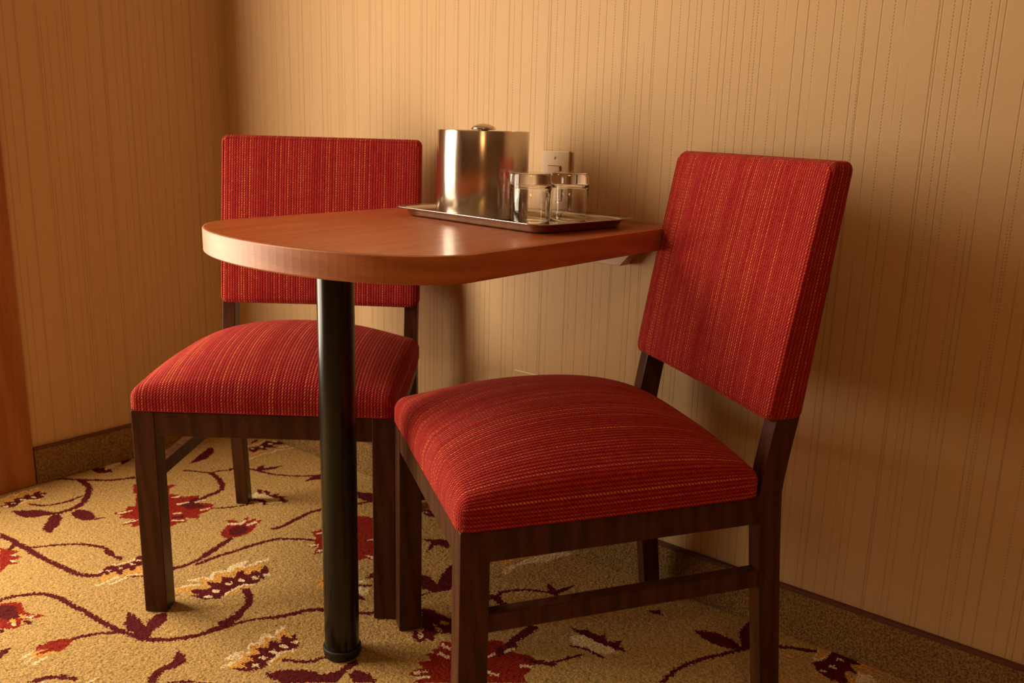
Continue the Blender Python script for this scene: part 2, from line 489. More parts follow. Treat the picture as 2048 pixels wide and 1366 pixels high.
# ------------------------------------------------------------------ carpet
# woven motifs, outlines in millimetres on the floor (x, y):  V vine of given width, M maroon leaf,
# R red petal, G gold, C cream, D cream dots and K cream strokes of given width
MOTIFS=[
('V',.0101,[1,-571,23,-550,55,-530,94,-497,121,-469,142,-431]),
('V',.0146,[55,-530,102,-532,136,-544,188,-579,216,-617]),
('M',0,[225,-624,244,-607,274,-603,304,-613,317,-593,316,-614,301,-635,276,-646,240,-641]),
('M',0,[1,-477,13,-456,23,-436,64,-447,54,-466,47,-478]),
('C',0,[-10,-433,1,-411,21,-399,36,-435,38,-452]),
('M',0,[3,-395,9,-370,20,-370,35,-406]),
('M',0,[157,-282,131,-245,87,-179,90,-165,133,-190,158,-231,160,-263]),
('V',.0128,[127,-803,238,-796,279,-788,300,-789,340,-785,404,-784,456,-778,502,-771,538,-768,560,-754,571,-739]),
('V',.0086,[340,-785,357,-763,376,-733,400,-706]),
('V',.0105,[300,-789,318,-804,324,-819]),
('R',0,[272,-858,300,-821,322,-814,344,-801,355,-815,378,-807,379,-830,403,-824,391,-842,414,-867,401,-896]),
('D',.0057,[357,-817,382,-831]),
('M',0,[746,-774,771,-771,798,-774,822,-786,805,-768,795,-749,802,-724,826,-741,838,-762,843,-780,858,-797,843,-811,811,-808,783,-801]),
('V',.0117,[928,-674,923,-700,916,-728,901,-759,884,-780,848,-806]),
('M',0,[932,-782,953,-780,972,-791,975,-812,970,-831,981,-848,994,-862,985,-870,965,-855,955,-833,954,-807]),
('M',0,[999,-844,1023,-815,1046,-807,1042,-827,1018,-848]),
('M',0,[939,-186,985,-148,1006,-152,1020,-179,988,-178,997,-225,969,-181]),
('M',0,[827,-75,845,-56,891,-79,864,-88]),
('D',.0074,[851,-72]),
('M',0,[1044,-304,1078,-296,1109,-308,1088,-271,1076,-234,1083,-204,1135,-273,1146,-307,1132,-330,1100,-343]),
('V',.0056,[1110,-376,1117,-360,1127,-330]),
('V',.0068,[1228,-287,1230,-253,1235,-233]),
('V',.0065,[1233,-262,1274,-281]),
('G',0,[41,-723,40,-710,28,-696,25,-684,44,-682,31,-667,26,-650,43,-653,31,-634,33,-621,51,-612,66,-624,54,-632,67,-653,54,-665,57,-683,55,-693,60,-717,57,-730]),
('M',0,[73,-736,88,-726,103,-722,105,-706,87,-688,84,-669,100,-655,98,-639,87,-628,66,-620,72,-634,54,-632,52,-641,67,-653,56,-656,52,-663,69,-676,57,-683,53,-691,73,-697,60,-717,78,-718,70,-735]),
('K',.0035,[38,-722,40,-703,26,-691,28,-681,42,-679,30,-669,24,-648,44,-652,30,-638,30,-620]),
('K',.0031,[103,-705,92,-688,91,-669,105,-654]),
('G',0,[107,-704,96,-687,97,-672,112,-666,112,-682,110,-695]),
('D',.0086,[89,-722,82,-701,78,-679,82,-656,85,-635]),
('V',.0085,[114,-681,140,-668,159,-651,161,-631,166,-612,162,-594,158,-576]),
('M',0,[121,-726,138,-707,158,-686,175,-673,202,-665,210,-648,224,-655,209,-679,203,-701,181,-721,158,-726]),
('M',0,[215,-673,221,-658,254,-667,279,-686,291,-703,309,-720,274,-721,251,-707]),
('V',.0126,[215,-653,217,-631,208,-606,194,-583]),
('R',0,[312,-574,312,-560,314,-546,297,-534,310,-518,239,-479,233,-484,179,-453,231,-418,250,-394,265,-380,267,-396,274,-410,303,-426,317,-414,342,-414,354,-393,365,-380,376,-392,400,-380,400,-409,434,-384,454,-403,462,-425,462,-444,484,-456,458,-474,479,-486,468,-502,474,-522,455,-547,413,-571,409,-584,394,-574,384,-595,373,-580,378,-555,343,-581,340,-564]),
('M',0,[382,-444,375,-419,367,-381,398,-410,438,-405,416,-444]),
('M',0,[427,-493,440,-467,450,-479,438,-498]),
('K',.0074,[326,-432,333,-420]),
('K',.0072,[375,-444,380,-424]),
('K',.0073,[394,-408,396,-387]),
('K',.0070,[443,-425,447,-409]),
('K',.0069,[414,-481,423,-467]),
('K',.0067,[445,-502,464,-486]),
('K',.0070,[318,-563,326,-541]),
('K',.0068,[377,-584,384,-556]),
('R',0,[592,-472,579,-462,566,-441,560,-429,534,-419,547,-407,566,-407,559,-373,574,-388,578,-364,589,-375,596,-362,607,-387,622,-407,632,-424,632,-441,628,-458,614,-473]),
('M',0,[585,-446,578,-424,590,-408,609,-408,624,-427,622,-450,607,-458]),
('K',.0111,[559,-425,569,-416]),
('K',.0112,[578,-408,570,-392]),
('K',.0111,[594,-399,594,-382]),
('V',.0121,[625,-468,633,-492,643,-524,650,-551]),
('V',.0081,[190,-316,217,-298,256,-281,256,-258,278,-230]),
('V',.0133,[261,-280,292,-284,321,-294,352,-307,372,-323,378,-338,381,-362,384,-386]),
('V',.0071,[455,-402,469,-389,480,-370,492,-350,501,-323]),
('V',.0079,[114,-481,123,-462,136,-429]),
('G',0,[152,-92,144,-71,138,-42,153,-37,166,-67]),
('M',0,[142,-77,128,-52,130,-36,146,-60]),
('K',.0058,[158,-96,166,-67,154,-36]),
('G',0,[230,-144,223,-103,228,-59,242,-8,248,5,227,-43,219,-75,211,-106]),
('M',0,[168,-103,179,-71,156,-34,190,-2,224,-5,196,-43,229,-45,200,-69,225,-77,202,-87,213,-113,188,-112]),
('K',.0062,[245,-153,241,-111,234,-101,253,-75,234,-56,254,-46,260,-17]),
('K',.0057,[228,-34,253,6]),
('D',.0108,[182,-97,189,-71,187,-39,179,-17]),
('V',.0088,[268,-228,285,-212,303,-195,329,-186,359,-182,387,-174,408,-162,430,-148,451,-129,481,-94]),
('M',0,[325,-186,307,-163,310,-149,328,-164,352,-117,355,-151,342,-174]),
('M',0,[484,-152,474,-128,473,-88,494,-82,516,-103,492,-125]),
('C',0,[460,-297,449,-276,471,-274,493,-266,517,-266,494,-287,478,-305]),
('M',0,[435,-264,448,-255,471,-274,452,-274]),
('M',0,[450,-259,471,-250,492,-261,498,-237,506,-254,532,-238,528,-253,553,-254,554,-266,532,-273,528,-259,509,-265,489,-268]),
('V',.0102,[477,-321,489,-300,507,-296,526,-303]),
('K',.0070,[502,-318,516,-306]),
('K',.0062,[526,-297,545,-270]),
('M',0,[633,-104,666,-83,681,-82,710,-111,692,-127,664,-128]),
('V',.0079,[691,-152,702,-126,704,-110]),
('R',0,[776,-379,778,-369,778,-353,754,-357,758,-337,730,-327,738,-314,726,-289,728,-238,743,-199,755,-188,777,-181,808,-178,880,-232,942,-302,934,-325,918,-329,913,-344,880,-368,828,-373,822,-394,810,-379,804,-362]),
('K',.0075,[747,-321,754,-312]),
('K',.0074,[752,-354,763,-341]),
('K',.0072,[782,-371,793,-358]),
('K',.0070,[817,-375,823,-366]),
('K',.0073,[858,-266,866,-259]),
('K',.0069,[912,-319,931,-317]),
('V',.0090,[706,-395,724,-381,741,-366,761,-351]),
('V',.0117,[653,-374,660,-355,654,-327,650,-309,648,-286,644,-257,652,-230,662,-208]),
('G',0,[913,-457,914,-448,940,-452,954,-470,936,-477]),
('M',0,[916,-449,928,-448,936,-457]),
('M',0,[984,-391,975,-362,986,-353,996,-377]),
('C',0,[971,-400,994,-393,999,-403,986,-414]),
('V',.0072,[992,-419,1014,-403]),
('C',0,[997,-423,1020,-408,1030,-426,1032,-441,1014,-439]),
('M',0,[1014,-439,1036,-442,1049,-448,1034,-456]),
('V',.0111,[967,-606,981,-578,989,-555,1002,-535,1018,-525,1046,-509,1078,-488,1095,-469,1122,-449]),
('G',0,[590,-749,576,-737,574,-730,584,-732,586,-728,579,-711,593,-715,603,-713,600,-704,587,-695,594,-687,606,-686,593,-671,597,-666,599,-661,624,-676,621,-688,612,-700,611,-717,602,-727,603,-742,601,-750]),
('M',0,[575,-742,554,-725,550,-715,549,-704,558,-700,565,-687,568,-665,552,-650,552,-643,556,-637,592,-658,595,-665,590,-671,601,-678,602,-687,586,-686,585,-694,600,-706,598,-713,589,-714,578,-710,579,-719,585,-729,580,-731,572,-730,577,-739]),
('K',.0059,[608,-764,608,-746,605,-726,607,-718]),
('K',.0054,[622,-743,622,-727,620,-707,615,-702,628,-683]),
('K',.0037,[562,-736,558,-728]),
('K',.0035,[548,-702,555,-696,562,-673,561,-662,554,-653]),
('D',.0075,[567,-718,573,-696,576,-673,572,-654]),
('V',.0054,[619,-704,637,-688,647,-676]),
('V',.0099,[406,-701,423,-690,442,-682,451,-676,468,-674]),
('M',0,[474,-683,468,-674,476,-671,495,-670,512,-677,522,-670,540,-671,542,-684,515,-684,492,-685]),
('C',0,[720,-639,726,-622,730,-608,744,-598,727,-579,741,-559,734,-546,731,-528,738,-503,745,-507,749,-520,761,-525,757,-508,758,-487,763,-466,771,-475,768,-494,773,-514,759,-538,759,-555,739,-580,758,-598,743,-615,736,-629]),
('C',0,[732,-671,737,-644,756,-622,761,-629,748,-651,736,-674]),
('G',0,[741,-677,736,-668,744,-649,761,-625,754,-617,732,-620,735,-609,758,-602,757,-595,737,-579,750,-563,759,-555,748,-544,752,-533,765,-526,765,-509,770,-489,784,-497,804,-518,790,-515,794,-543,770,-537,785,-566,771,-563,764,-581,782,-596,762,-605,760,-614,781,-618,784,-626,768,-630,759,-649,777,-654,788,-652,773,-661,760,-662]),
('M',0,[763,-652,769,-640,786,-626,781,-618,755,-614,771,-601,781,-592,759,-582,770,-572,784,-567,766,-548,768,-536,792,-544,786,-515,803,-519,783,-493,796,-494,813,-502,828,-527,834,-553,820,-564,817,-586,822,-607,833,-629,818,-649,799,-659,778,-664,790,-650,777,-654]),
('G',0,[835,-620,828,-605,827,-585,832,-569,838,-558,837,-576,836,-602,837,-615]),
('K',.0051,[830,-621,821,-604,820,-587,823,-566,834,-556]),
('D',.0123,[809,-643,801,-621,796,-588,803,-562,813,-537,821,-514]),
('V',.0141,[841,-579,861,-586,881,-597,893,-610,903,-631,910,-651,914,-667,910,-679]),
('V',.0108,[656,-625,663,-609,662,-581,657,-557,651,-533,641,-507,630,-476]),
('V',.0106,[676,-581,676,-557,678,-525,684,-495,686,-462,694,-423,704,-397]),
('V',.0116,[916,-706,923,-683,921,-663,916,-642]),
('V',.0078,[931,-679,936,-652,947,-630,965,-605,983,-579,994,-563]),
('C',0,[1031,-767,1027,-752,1032,-740,1031,-728,1018,-744,1013,-743,1012,-730,1013,-715,1024,-703,1008,-692,1006,-682,1018,-674,1006,-664,999,-649,1004,-642,1018,-647,1020,-642,1007,-630,1004,-617,1006,-606,1013,-613,1017,-628,1027,-646,1023,-652,1009,-652,1025,-671,1016,-685,1022,-696,1034,-703,1028,-716,1038,-721,1038,-737,1037,-756]),
('G',0,[1037,-756,1036,-744,1039,-728,1032,-716,1020,-720,1024,-708,1034,-704,1025,-694,1011,-689,1022,-679,1029,-673,1010,-657,1011,-651,1024,-654,1034,-648,1023,-640,1016,-626,1011,-611,1023,-622,1034,-615,1043,-619,1048,-630,1036,-629,1045,-647,1035,-650,1030,-660,1044,-674,1035,-680,1046,-692,1039,-707,1035,-715,1055,-711,1056,-722,1050,-732,1065,-732,1057,-739,1047,-751]),
('M',0,[1047,-750,1059,-740,1065,-732,1050,-733,1055,-711,1035,-714,1040,-705,1048,-693,1027,-686,1035,-678,1045,-673,1027,-659,1033,-652,1047,-650,1030,-634,1027,-626,1036,-629,1049,-629,1039,-617,1044,-613,1064,-624,1072,-626,1082,-640,1075,-652,1067,-668,1072,-683,1076,-698,1085,-706,1086,-721,1074,-740,1063,-747]),
('G',0,[1087,-699,1081,-683,1080,-665,1089,-650,1089,-668,1090,-687]),
('K',.0048,[1086,-704,1076,-690,1072,-672,1075,-658,1083,-648]),
('D',.0099,[1070,-719,1062,-696,1058,-675,1061,-652,1063,-630]),
('V',.0081,[1094,-677,1105,-668,1120,-662,1132,-650,1138,-633,1142,-624,1155,-608]),
('M',0,[1100,-722,1112,-706,1120,-692,1139,-674,1152,-666,1176,-661,1186,-642,1188,-627,1184,-609,1186,-591,1198,-602,1201,-618,1203,-632,1207,-644,1212,-660,1205,-694,1171,-723,1140,-720,1116,-724]),
('M',0,[1209,-632,1208,-615,1233,-606,1256,-612,1271,-633,1248,-643,1227,-639]),
('V',.0107,[527,-925,526,-912,530,-889,547,-864,563,-847,588,-837,620,-832,650,-832,671,-827,702,-826,734,-823,758,-821,788,-819,813,-812,842,-804,852,-795]),
('V',.0085,[760,-885,764,-870,774,-849,789,-832,799,-818]),
('G',0,[756,-956,749,-943,761,-926,771,-921,780,-922,776,-941,773,-952,761,-963]),
('R',0,[747,-945,737,-934,736,-915,744,-899,758,-884,767,-891,779,-906,783,-922,774,-921,768,-932,764,-949,756,-942,762,-924]),
('K',.0042,[752,-971,749,-952]),
('K',.0055,[770,-973,764,-955]),
('K',.0055,[783,-964,784,-940]),
('R',0,[525,-930,542,-919,546,-902,565,-891,588,-895,608,-900,627,-893,643,-879,646,-889,638,-902,630,-918,645,-924,654,-934,642,-942,636,-950,619,-962]),
('M',0,[545,-932,552,-913,572,-902,616,-915,611,-932,595,-940,586,-948]),
('G',0,[617,-936,608,-925,624,-923,634,-930]),
('C',0,[623,-934,634,-927,640,-934]),
('G',0,[603,-911,617,-905,630,-909,622,-916]),
('C',0,[620,-905,630,-893,636,-900,630,-908]),
('M',0,[634,-918,643,-904,659,-912,649,-917]),
('M',0,[629,-965,636,-956,636,-947,642,-954,647,-967]),
('M',0,[702,-992,703,-984,704,-974,709,-967,717,-977,726,-993,728,-1002]),
('G',0,[866,-961,878,-948,902,-937,896,-957,879,-967]),
('V',.0100,[836,-1000,835,-984,842,-965,857,-949,879,-937]),
('D',.0075,[852,-976]),
('K',.0045,[905,-932,903,-914]),
('R',0,[1284,-559,1286,-544,1294,-532,1274,-530,1288,-507,1265,-502,1274,-491,1265,-483,1271,-472,1259,-459,1261,-451,1273,-447,1322,-395,1336,-382,1342,-380,1355,-386,1372,-372,1383,-393,1414,-382,1431,-396,1437,-422,1436,-439,1454,-449,1468,-471,1332,-590,1305,-580,1313,-546,1291,-566]),
('M',0,[1346,-405,1350,-390,1368,-403,1369,-422]),
('K',.0078,[1270,-461,1285,-462]),
('K',.0076,[1284,-483,1302,-484]),
('K',.0077,[1355,-434,1356,-422]),
('K',.0078,[1368,-403,1372,-386]),
('K',.0075,[1417,-419,1428,-409]),
('K',.0073,[1385,-470,1401,-467]),
('K',.0073,[1291,-554,1304,-539]),
('K',.0072,[1304,-562,1314,-548]),
('V',.0130,[1224,-270,1246,-275,1268,-280,1286,-281,1304,-282]),
('V',.0171,[1360,-379,1356,-356,1357,-333,1359,-310]),
('V',.0095,[1423,-394,1437,-384,1456,-378]),
('M',0,[1152,-396,1173,-384,1190,-389,1219,-386,1234,-382,1266,-417,1255,-426,1234,-439,1247,-463,1231,-466,1236,-473,1228,-486,1211,-478,1196,-464,1200,-445]),
('G',0,[1208,-406,1226,-396,1232,-403,1218,-412]),
('G',0,[1208,-422,1224,-424,1241,-430,1226,-434]),
('G',0,[1198,-456,1207,-445,1214,-460,1208,-462]),
('C',0,[1210,-466,1219,-459,1227,-476]),
('C',0,[1190,-190,1186,-159,1187,-132,1196,-109,1219,-82,1234,-29,1242,14,1218,-7,1182,-91,1168,-164]),
('G',0,[1165,-166,1167,-135,1175,-103,1189,-65,1218,-14,1202,-8,1133,-134]),
('V',.0068,[1226,-247,1245,-219,1269,-197,1304,-182,1337,-180,1376,-180]),
('M',0,[1275,-154,1292,-156,1306,-165,1326,-116,1325,-142,1319,-176,1312,-188,1301,-185]),
('V',.0075,[1224,-270,1253,-280,1277,-284,1307,-296]),
('C',0,[1426,-283,1440,-260,1469,-263,1505,-266,1523,-274,1504,-291,1478,-302,1454,-306,1433,-295]),
('M',0,[1404,-257,1427,-255,1437,-242,1445,-248,1467,-247,1469,-236,1489,-254,1506,-234,1512,-250,1535,-260,1514,-266,1489,-267,1454,-267,1426,-266]),
('V',.0058,[1445,-310,1471,-299,1507,-301]),
('V',.0099,[1363,-390,1359,-368,1358,-343,1348,-306]),
('V',.0065,[1409,-396,1436,-391,1452,-371,1465,-346,1476,-320]),
('M',0,[1590,-113,1618,-94,1653,-92,1679,-104,1688,-114,1670,-126,1640,-131,1608,-124]),
('M',0,[1683,-109,1657,-61,1655,-17,1666,3,1684,-46,1698,-104]),
('V',.0085,[1693,-100,1679,-129,1656,-170,1636,-208,1626,-249,1625,-288,1628,-315]),
('M',0,[1489,-110,1505,-91,1518,-104,1503,-112]),
('V',.0050,[1708,-91,1719,-73,1735,-55]),
('V',.0094,[1715,-75,1736,-58,1754,-46,1771,-39,1792,-29]),
('C',0,[1798,-61,1794,-32,1791,4,1802,6,1813,-5,1816,-30,1810,-50]),
('G',0,[1798,-49,1795,-24,1794,-1,1802,0,1809,-8,1811,-28,1806,-44]),
('C',0,[1874,-71,1872,-41,1891,-37,1906,-47,1912,-59,1885,-83]),
('G',0,[1845,-58,1857,-54,1871,-61,1885,-83,1871,-96]),
('G',0,[1844,-2,1873,-1,1894,-5,1904,-17,1898,-28,1882,-29,1854,-31]),
('M',0,[1805,6,1818,4,1835,4,1850,4,1850,-6,1870,-16,1853,-28,1875,-48,1856,-52,1854,-60,1870,-85,1871,-96,1847,-95,1832,-95,1813,-83,1799,-65,1812,-51,1816,-28,1814,-7]),
('D',.0078,[1824,-80,1831,-57,1834,-26,1827,2]),
('M',0,[1955,6,1968,8,1983,3,1968,-17])]
CX0, CX1, CY0, CY1, CELL = 0.0, 2.5, -1.25, 0.0, 0.0025
NX, NY = int((CX1 - CX0) / CELL), int((CY1 - CY0) / CELL)
XC, YC = np.meshgrid(CX0 + (np.arange(NX) + 0.5) * (CX1 - CX0) / NX, CY0 + (np.arange(NY) + 0.5) * (CY1 - CY0) / NY)
rng = np.random.default_rng(5)
# tufts do not stand on a ruled grid, so outlines come out ragged
XJ = XC + rng.normal(0, CELL * 0.5, XC.shape)
YJ = YC + rng.normal(0, CELL * 0.5, XC.shape)
TAN = (0.50, 0.315, 0.115)
PAL = {'M': (0.105, 0.012, 0.014), 'R': (0.27, 0.022, 0.012), 'G': (0.66, 0.33, 0.075), 'C': (0.80, 0.62, 0.36)}
colour = np.empty((NY, NX, 3))
colour[:] = TAN


def window_of(x0, x1, y0, y1):
    i0, i1 = max(0, int((x0 - CX0) / CELL) - 3), min(NX, int((x1 - CX0) / CELL) + 5)
    j0, j1 = max(0, int((y0 - CY0) / CELL) - 3), min(NY, int((y1 - CY0) / CELL) + 5)
    return (slice(j0, j1), slice(i0, i1)) if i1 > i0 and j1 > j0 else None


def fill(pts, c, allow):
    p = np.array(pts)
    w_ = window_of(p[:, 0].min(), p[:, 0].max(), p[:, 1].min(), p[:, 1].max())
    if w_ is None:
        return
    x, y = XJ[w_], YJ[w_]
    inside = np.zeros(x.shape, bool)
    for (xa, ya), (xb, yb) in zip(p, np.roll(p, -1, 0)):
        if ya != yb:
            inside ^= ((ya > y) != (yb > y)) & (x < (xb - xa) * (y - ya) / (yb - ya) + xa)
    colour[w_][inside & allow[w_]] = PAL[c]


def stroke(pts, wd, c, allow):
    # smooth the traced polyline first
    p = np.array(pts)
    for _ in range(2):
        if len(p) > 2:
            p = np.vstack([p[:1]] + [np.stack([0.75 * a + 0.25 * b, 0.25 * a + 0.75 * b]) for a, b in zip(p, p[1:])] + [p[-1:]])
    for a, b in zip(p, p[1:]):
        w_ = window_of(min(a[0], b[0]) - wd, max(a[0], b[0]) + wd, min(a[1], b[1]) - wd, max(a[1], b[1]) + wd)
        if w_ is None:
            continue
        d = b - a
        l2 = max(d @ d, 1e-9)
        s = np.clip(((XJ[w_] - a[0]) * d[0] + (YJ[w_] - a[1]) * d[1]) / l2, 0, 1)
        r = np.hypot(XJ[w_] - a[0] - s * d[0], YJ[w_] - a[1] - s * d[1])
        colour[w_][(r < wd / 2) & allow[w_]] = PAL[c]


def weave(dx, dy, allow):
    for kind, wd, f in MOTIFS:
        pts = [(f[i] / 1000 + dx, f[i + 1] / 1000 + dy) for i in range(0, len(f), 2)]
        if kind == 'V':
            for q in pts[1:-1:3]:
                stroke([q, (q[0] + wd * .35, q[1] + wd * .45)], .008, 'G', allow)
            stroke(pts, wd * 1.08, 'M', allow)
        elif kind == 'K':
            stroke(pts, max(wd, .005), 'C', allow)
        elif kind == 'D':
            for q in pts:
                stroke([(q[0] - .003, q[1] - .001), (q[0] + .003, q[1] + .001)], max(wd * .8, .006), 'C', allow)
        else:
            fill(pts, kind, allow)


# the design repeats across the room; the first repeat covers the corner around the table
first = (YC > -0.70 - 0.405 * XC) & (YC > -1.02 + (XC - 0.80) * 0.874)
weave(0.95, -0.62, ~first)
weave(-0.55, -0.62, ~first & (XC < 0.6))
weave(0.0, 0.0, first)

colour *= rng.normal(1.0, 0.10, (NY, NX, 1)).clip(0.7, 1.3)
gx = CX0 + np.arange(NX + 1) * (CX1 - CX0) / NX
gy = CY0 + np.arange(NY + 1) * (CY1 - CY0) / NY
VX, VY = np.meshgrid(gx, gy)
VZ = rng.normal(0, 0.0007, VX.shape).clip(-0.0016, 0.0009)
VX = VX + rng.normal(0, CELL * 0.22, VX.shape)
VY = VY + rng.normal(0, CELL * 0.22, VX.shape)
co = np.stack([VX, VY, VZ], -1).reshape(-1, 3)
idx = np.arange((NX + 1) * (NY + 1)).reshape(NY + 1, NX + 1)
quads = np.stack([idx[:-1, :-1], idx[:-1, 1:], idx[1:, 1:], idx[1:, :-1]], -1).reshape(-1, 4)
fcol = np.concatenate([colour.reshape(-1, 3), np.ones((NX * NY, 1))], 1)
# the rest of the room's floor in large plain sheets of the same carpet
extra = [(CX1, RX, RY, 0), (0, CX1, RY, CY0)]
for (x0, x1, y0, y1) in extra:
    n0 = len(co)
    co = np.vstack([co, [(x0, y0, 0), (x1, y0, 0), (x1, y1, 0), (x0, y1, 0)]])
    quads = np.vstack([quads, [(n0, n0 + 1, n0 + 2, n0 + 3)]])
    fcol = np.vstack([fcol, [TAN + (1,)]])
me = bpy.data.meshes.new('floor')
me.vertices.add(len(co))
me.vertices.foreach_set('co', co.astype(np.float32).ravel())
me.loops.add(quads.size)
me.loops.foreach_set('vertex_index', quads.astype(np.int32).ravel())
me.polygons.add(len(quads))
me.polygons.foreach_set('loop_start', np.arange(0, quads.size, 4, dtype=np.int32))
me.update(calc_edges=True)
at = me.attributes.new('pile_colour', 'FLOAT_COLOR', 'FACE')
at.data.foreach_set('color', fcol.astype(np.float32).ravel())
struct(link('floor', me, 'carpet'), 'tan carpet with maroon vines, leaves and red and cream flowers')

# ------------------------------------------------------------------ table
TX, TW, TL, TA, TT, TZ = 1.1499, 0.2894, 0.7444, 0.1595, 0.0405, 0.74


def table_outline(inset, n=56):
    """plan of the top: straight sides from the wall, shallow elliptical front"""
    w_, l_, a_ = TW - inset, TL - inset, TA - inset * 0.8
    pts = [(TX + w_, -0.0015), (TX - w_, -0.0015)]
    for i in range(n + 1):
        t = math.pi * i / n
        pts.append((TX - w_ * math.cos(t), -(l_ - a_) - a_ * math.sin(t)))
    return pts


table = tag(empty('wall_table', (TX, -0.40, 0)), 'reddish brown wooden table fixed to the wall, rounded front on one black post', 'table')
table.location = (0, 0, 0)


def ring_loft(levels, close_top=True, close_bottom=True):
    bm_ = bmesh.new()
    rows = [[bm_.verts.new((x, y, z)) for x, y in table_outline(i)] for i, z in levels]
    n = len(rows[0])
    for a, b in zip(rows, rows[1:]):
        for i in range(n):
            bm_.faces.new((a[i], a[(i + 1) % n], b[(i + 1) % n], b[i]))
    if close_bottom:
        bm_.faces.new(rows[0][::-1])
    if close_top:
        bm_.faces.new(rows[-1])
    return bm_


bm_obj('table_top', ring_loft([(0.004, TZ - 0.003), (0.004, TZ)]), 'cherry', table)
bm_obj('edge_band', ring_loft([(0.0025, TZ - TT), (0, TZ - TT + 0.0025), (0, TZ - 0.0022), (0.0008, TZ - 0.0007), (0.0035, TZ - 0.0003)], close_top=False), 'edge', table)
LX, LY = 1.1531, -0.5966
post = bm_obj('post', lathe([(0, 0.012), (0.030, 0.012), (0.030, 0.014), (0.030, TZ - TT - 0.0025), (0.030, TZ - TT - 0.0005), (0, TZ - TT - 0.0005)]), 'black', table)
ft = bm_obj('foot', lathe([(0, 0.0012), (0.0305, 0.0012), (0.0318, 0.004), (0.0318, 0.011), (0.0330, 0.012), (0.0330, 0.0175), (0.0322, 0.0190), (0.0302, 0.0192)]), 'rubber', table, False)
for o in (post, ft):
    o.location = (LX, LY, 0)
    for f in o.data.polygons:
        f.use_smooth = abs(f.normal.z) < 0.5
# cleat under the top against the wall, its end cut off at a slant
z1, z0 = TZ - TT - 0.0005, TZ - TT - 0.045
prof = [(TX - 0.20, z0), (1.333, z0), (1.372, z1), (TX - 0.235, z1)]
bm_obj('wall_cleat', loft([[(x, -0.034, z) for x, z in prof], [(x, -0.001, z) for x, z in prof]], 0.001), 'maple', table)

# ------------------------------------------------------------------ chairs
W, WR, D, H, HR = 0.4749, 0.4439, 0.4929, 0.4002, 0.0465
LD, LW, LRD, LWR = 0.0415, 0.0415, 0.0385, 0.029
SZ, SH = 0.2489, 0.0271
QF, Q2, WB, BZ0, BZ1 = 0.0393, 0.0151, 0.4491, 0.5077, 0.8797
BT0, BT1, BY0, BY1 = 0.0607, 0.0390, 0.0648, 0.107


def rear_y(z):
    """rear face of the rear leg: kicks out to the floor, leans back above the seat"""
    if z < H:
        t = 1 - z / H
        return D / 2 + QF * t ** 1.15
    t = (z - H) / (BZ0 - H)
    return D / 2 + Q2 * t ** 1.3 if t < 1 else D / 2 + Q2 + (z - BZ0) * 0.13


def soft_block(hx, hy, hz, r, nx, ny, nz, shape, uvf, round_bottom=True):
    """rounded block as one closed surface; shape() moves its points, uvf() lays the cloth on each of its six sides"""
    bm_ = bmesh.new()
    uvl = bm_.loops.layers.uv.new('cloth')
    key = {}

    def vert(x, y, z):
        k = (round(x, 5), round(y, 5), round(z, 5))
        if k not in key:
            p = Vector((x, y, z))
            q = Vector((max(-hx + r, min(hx - r, x)), max(-hy + r, min(hy - r, y)), max(-hz + (r if round_bottom else 0), min(hz - r, z))))
            d = p - q
            if d.length > 1e-9:
                p = q + d.normalized() * r
            key[k] = (bm_.verts.new(shape(p)), Vector((x, y, z)))
        return key[k]

    def ticks(h, n):
        inner = np.linspace(-h + r, h - r, n + 1)
        e = [h - r + r * math.tan(t) for t in np.linspace(0, math.pi / 4, 5)[1:]]
        return [-x for x in e[::-1]] + list(inner) + e

    tx, ty, tz = ticks(hx, nx), ticks(hy, ny), ticks(hz, nz)
    for ax, (ta_, tb_) in ((0, (ty, tz)), (1, (tx, tz)), (2, (tx, ty))):
        for s in (-1, 1):
            for a0, a1 in zip(ta_, ta_[1:]):
                for b0, b1 in zip(tb_, tb_[1:]):
                    cs = []
                    for a, b in ((a0, b0), (a1, b0), (a1, b1), (a0, b1)):
                        cs.append(vert(*{0: (s * hx, a, b), 1: (a, s * hy, b), 2: (a, b, s * hz)}[ax]))
                    vs = [c[0] for c in cs]
                    if len(set(vs)) < 4:
                        continue
                    flip = (s < 0) != (ax == 1)
                    if flip:
                        vs, cs = vs[::-1], cs[::-1]
                    f = bm_.faces.new(vs)
                    f.smooth = True
                    for lp, c in zip(f.loops, cs):
                        lp[uvl].uv = uvf(ax, s, c[1])
    return bm_


SH_Z = 0.0195           # half height of the cushion's edge


SEAT_Y0, SEAT_Y1 = -D / 2 - 0.003, D / 2 - LRD - 0.003
SEAT_HY = (SEAT_Y1 - SEAT_Y0) / 2


def seat_shape(p):
    hx, hy = W / 2 + 0.003, SEAT_HY
    u, v = p.x / hx, p.y / hy
    x = p.x * (1.0 - 0.035 * (v + 1) / 2 * 1.2)
    # sides bow outward a little
    x *= 1 + 0.012 * (1 - v * v)
    top = (p.z + SH_Z) / (2 * SH_Z)
    dome = max(0.0, 1 - abs(u) ** 2.2) ** 0.72 * max(0.0, 1 - abs(v) ** 2.2) ** 0.68
    z = p.z + 0.073 * dome * top
    # slight outward roll just above the rail
    return Vector((x, p.y + (SEAT_Y0 + SEAT_Y1) / 2, H + SH_Z + 0.0005 + z))


def seat_uv(ax, s, c):
    d = SH_Z - c.z
    if ax == 2:
        return (c.x, c.y)
    if ax == 0:
        return (c.x + s * d, c.y)
    return (c.x, c.y + s * d)


BHX, BHY, BHZ = WB / 2, 0.026, (BZ1 - BZ0) / 2


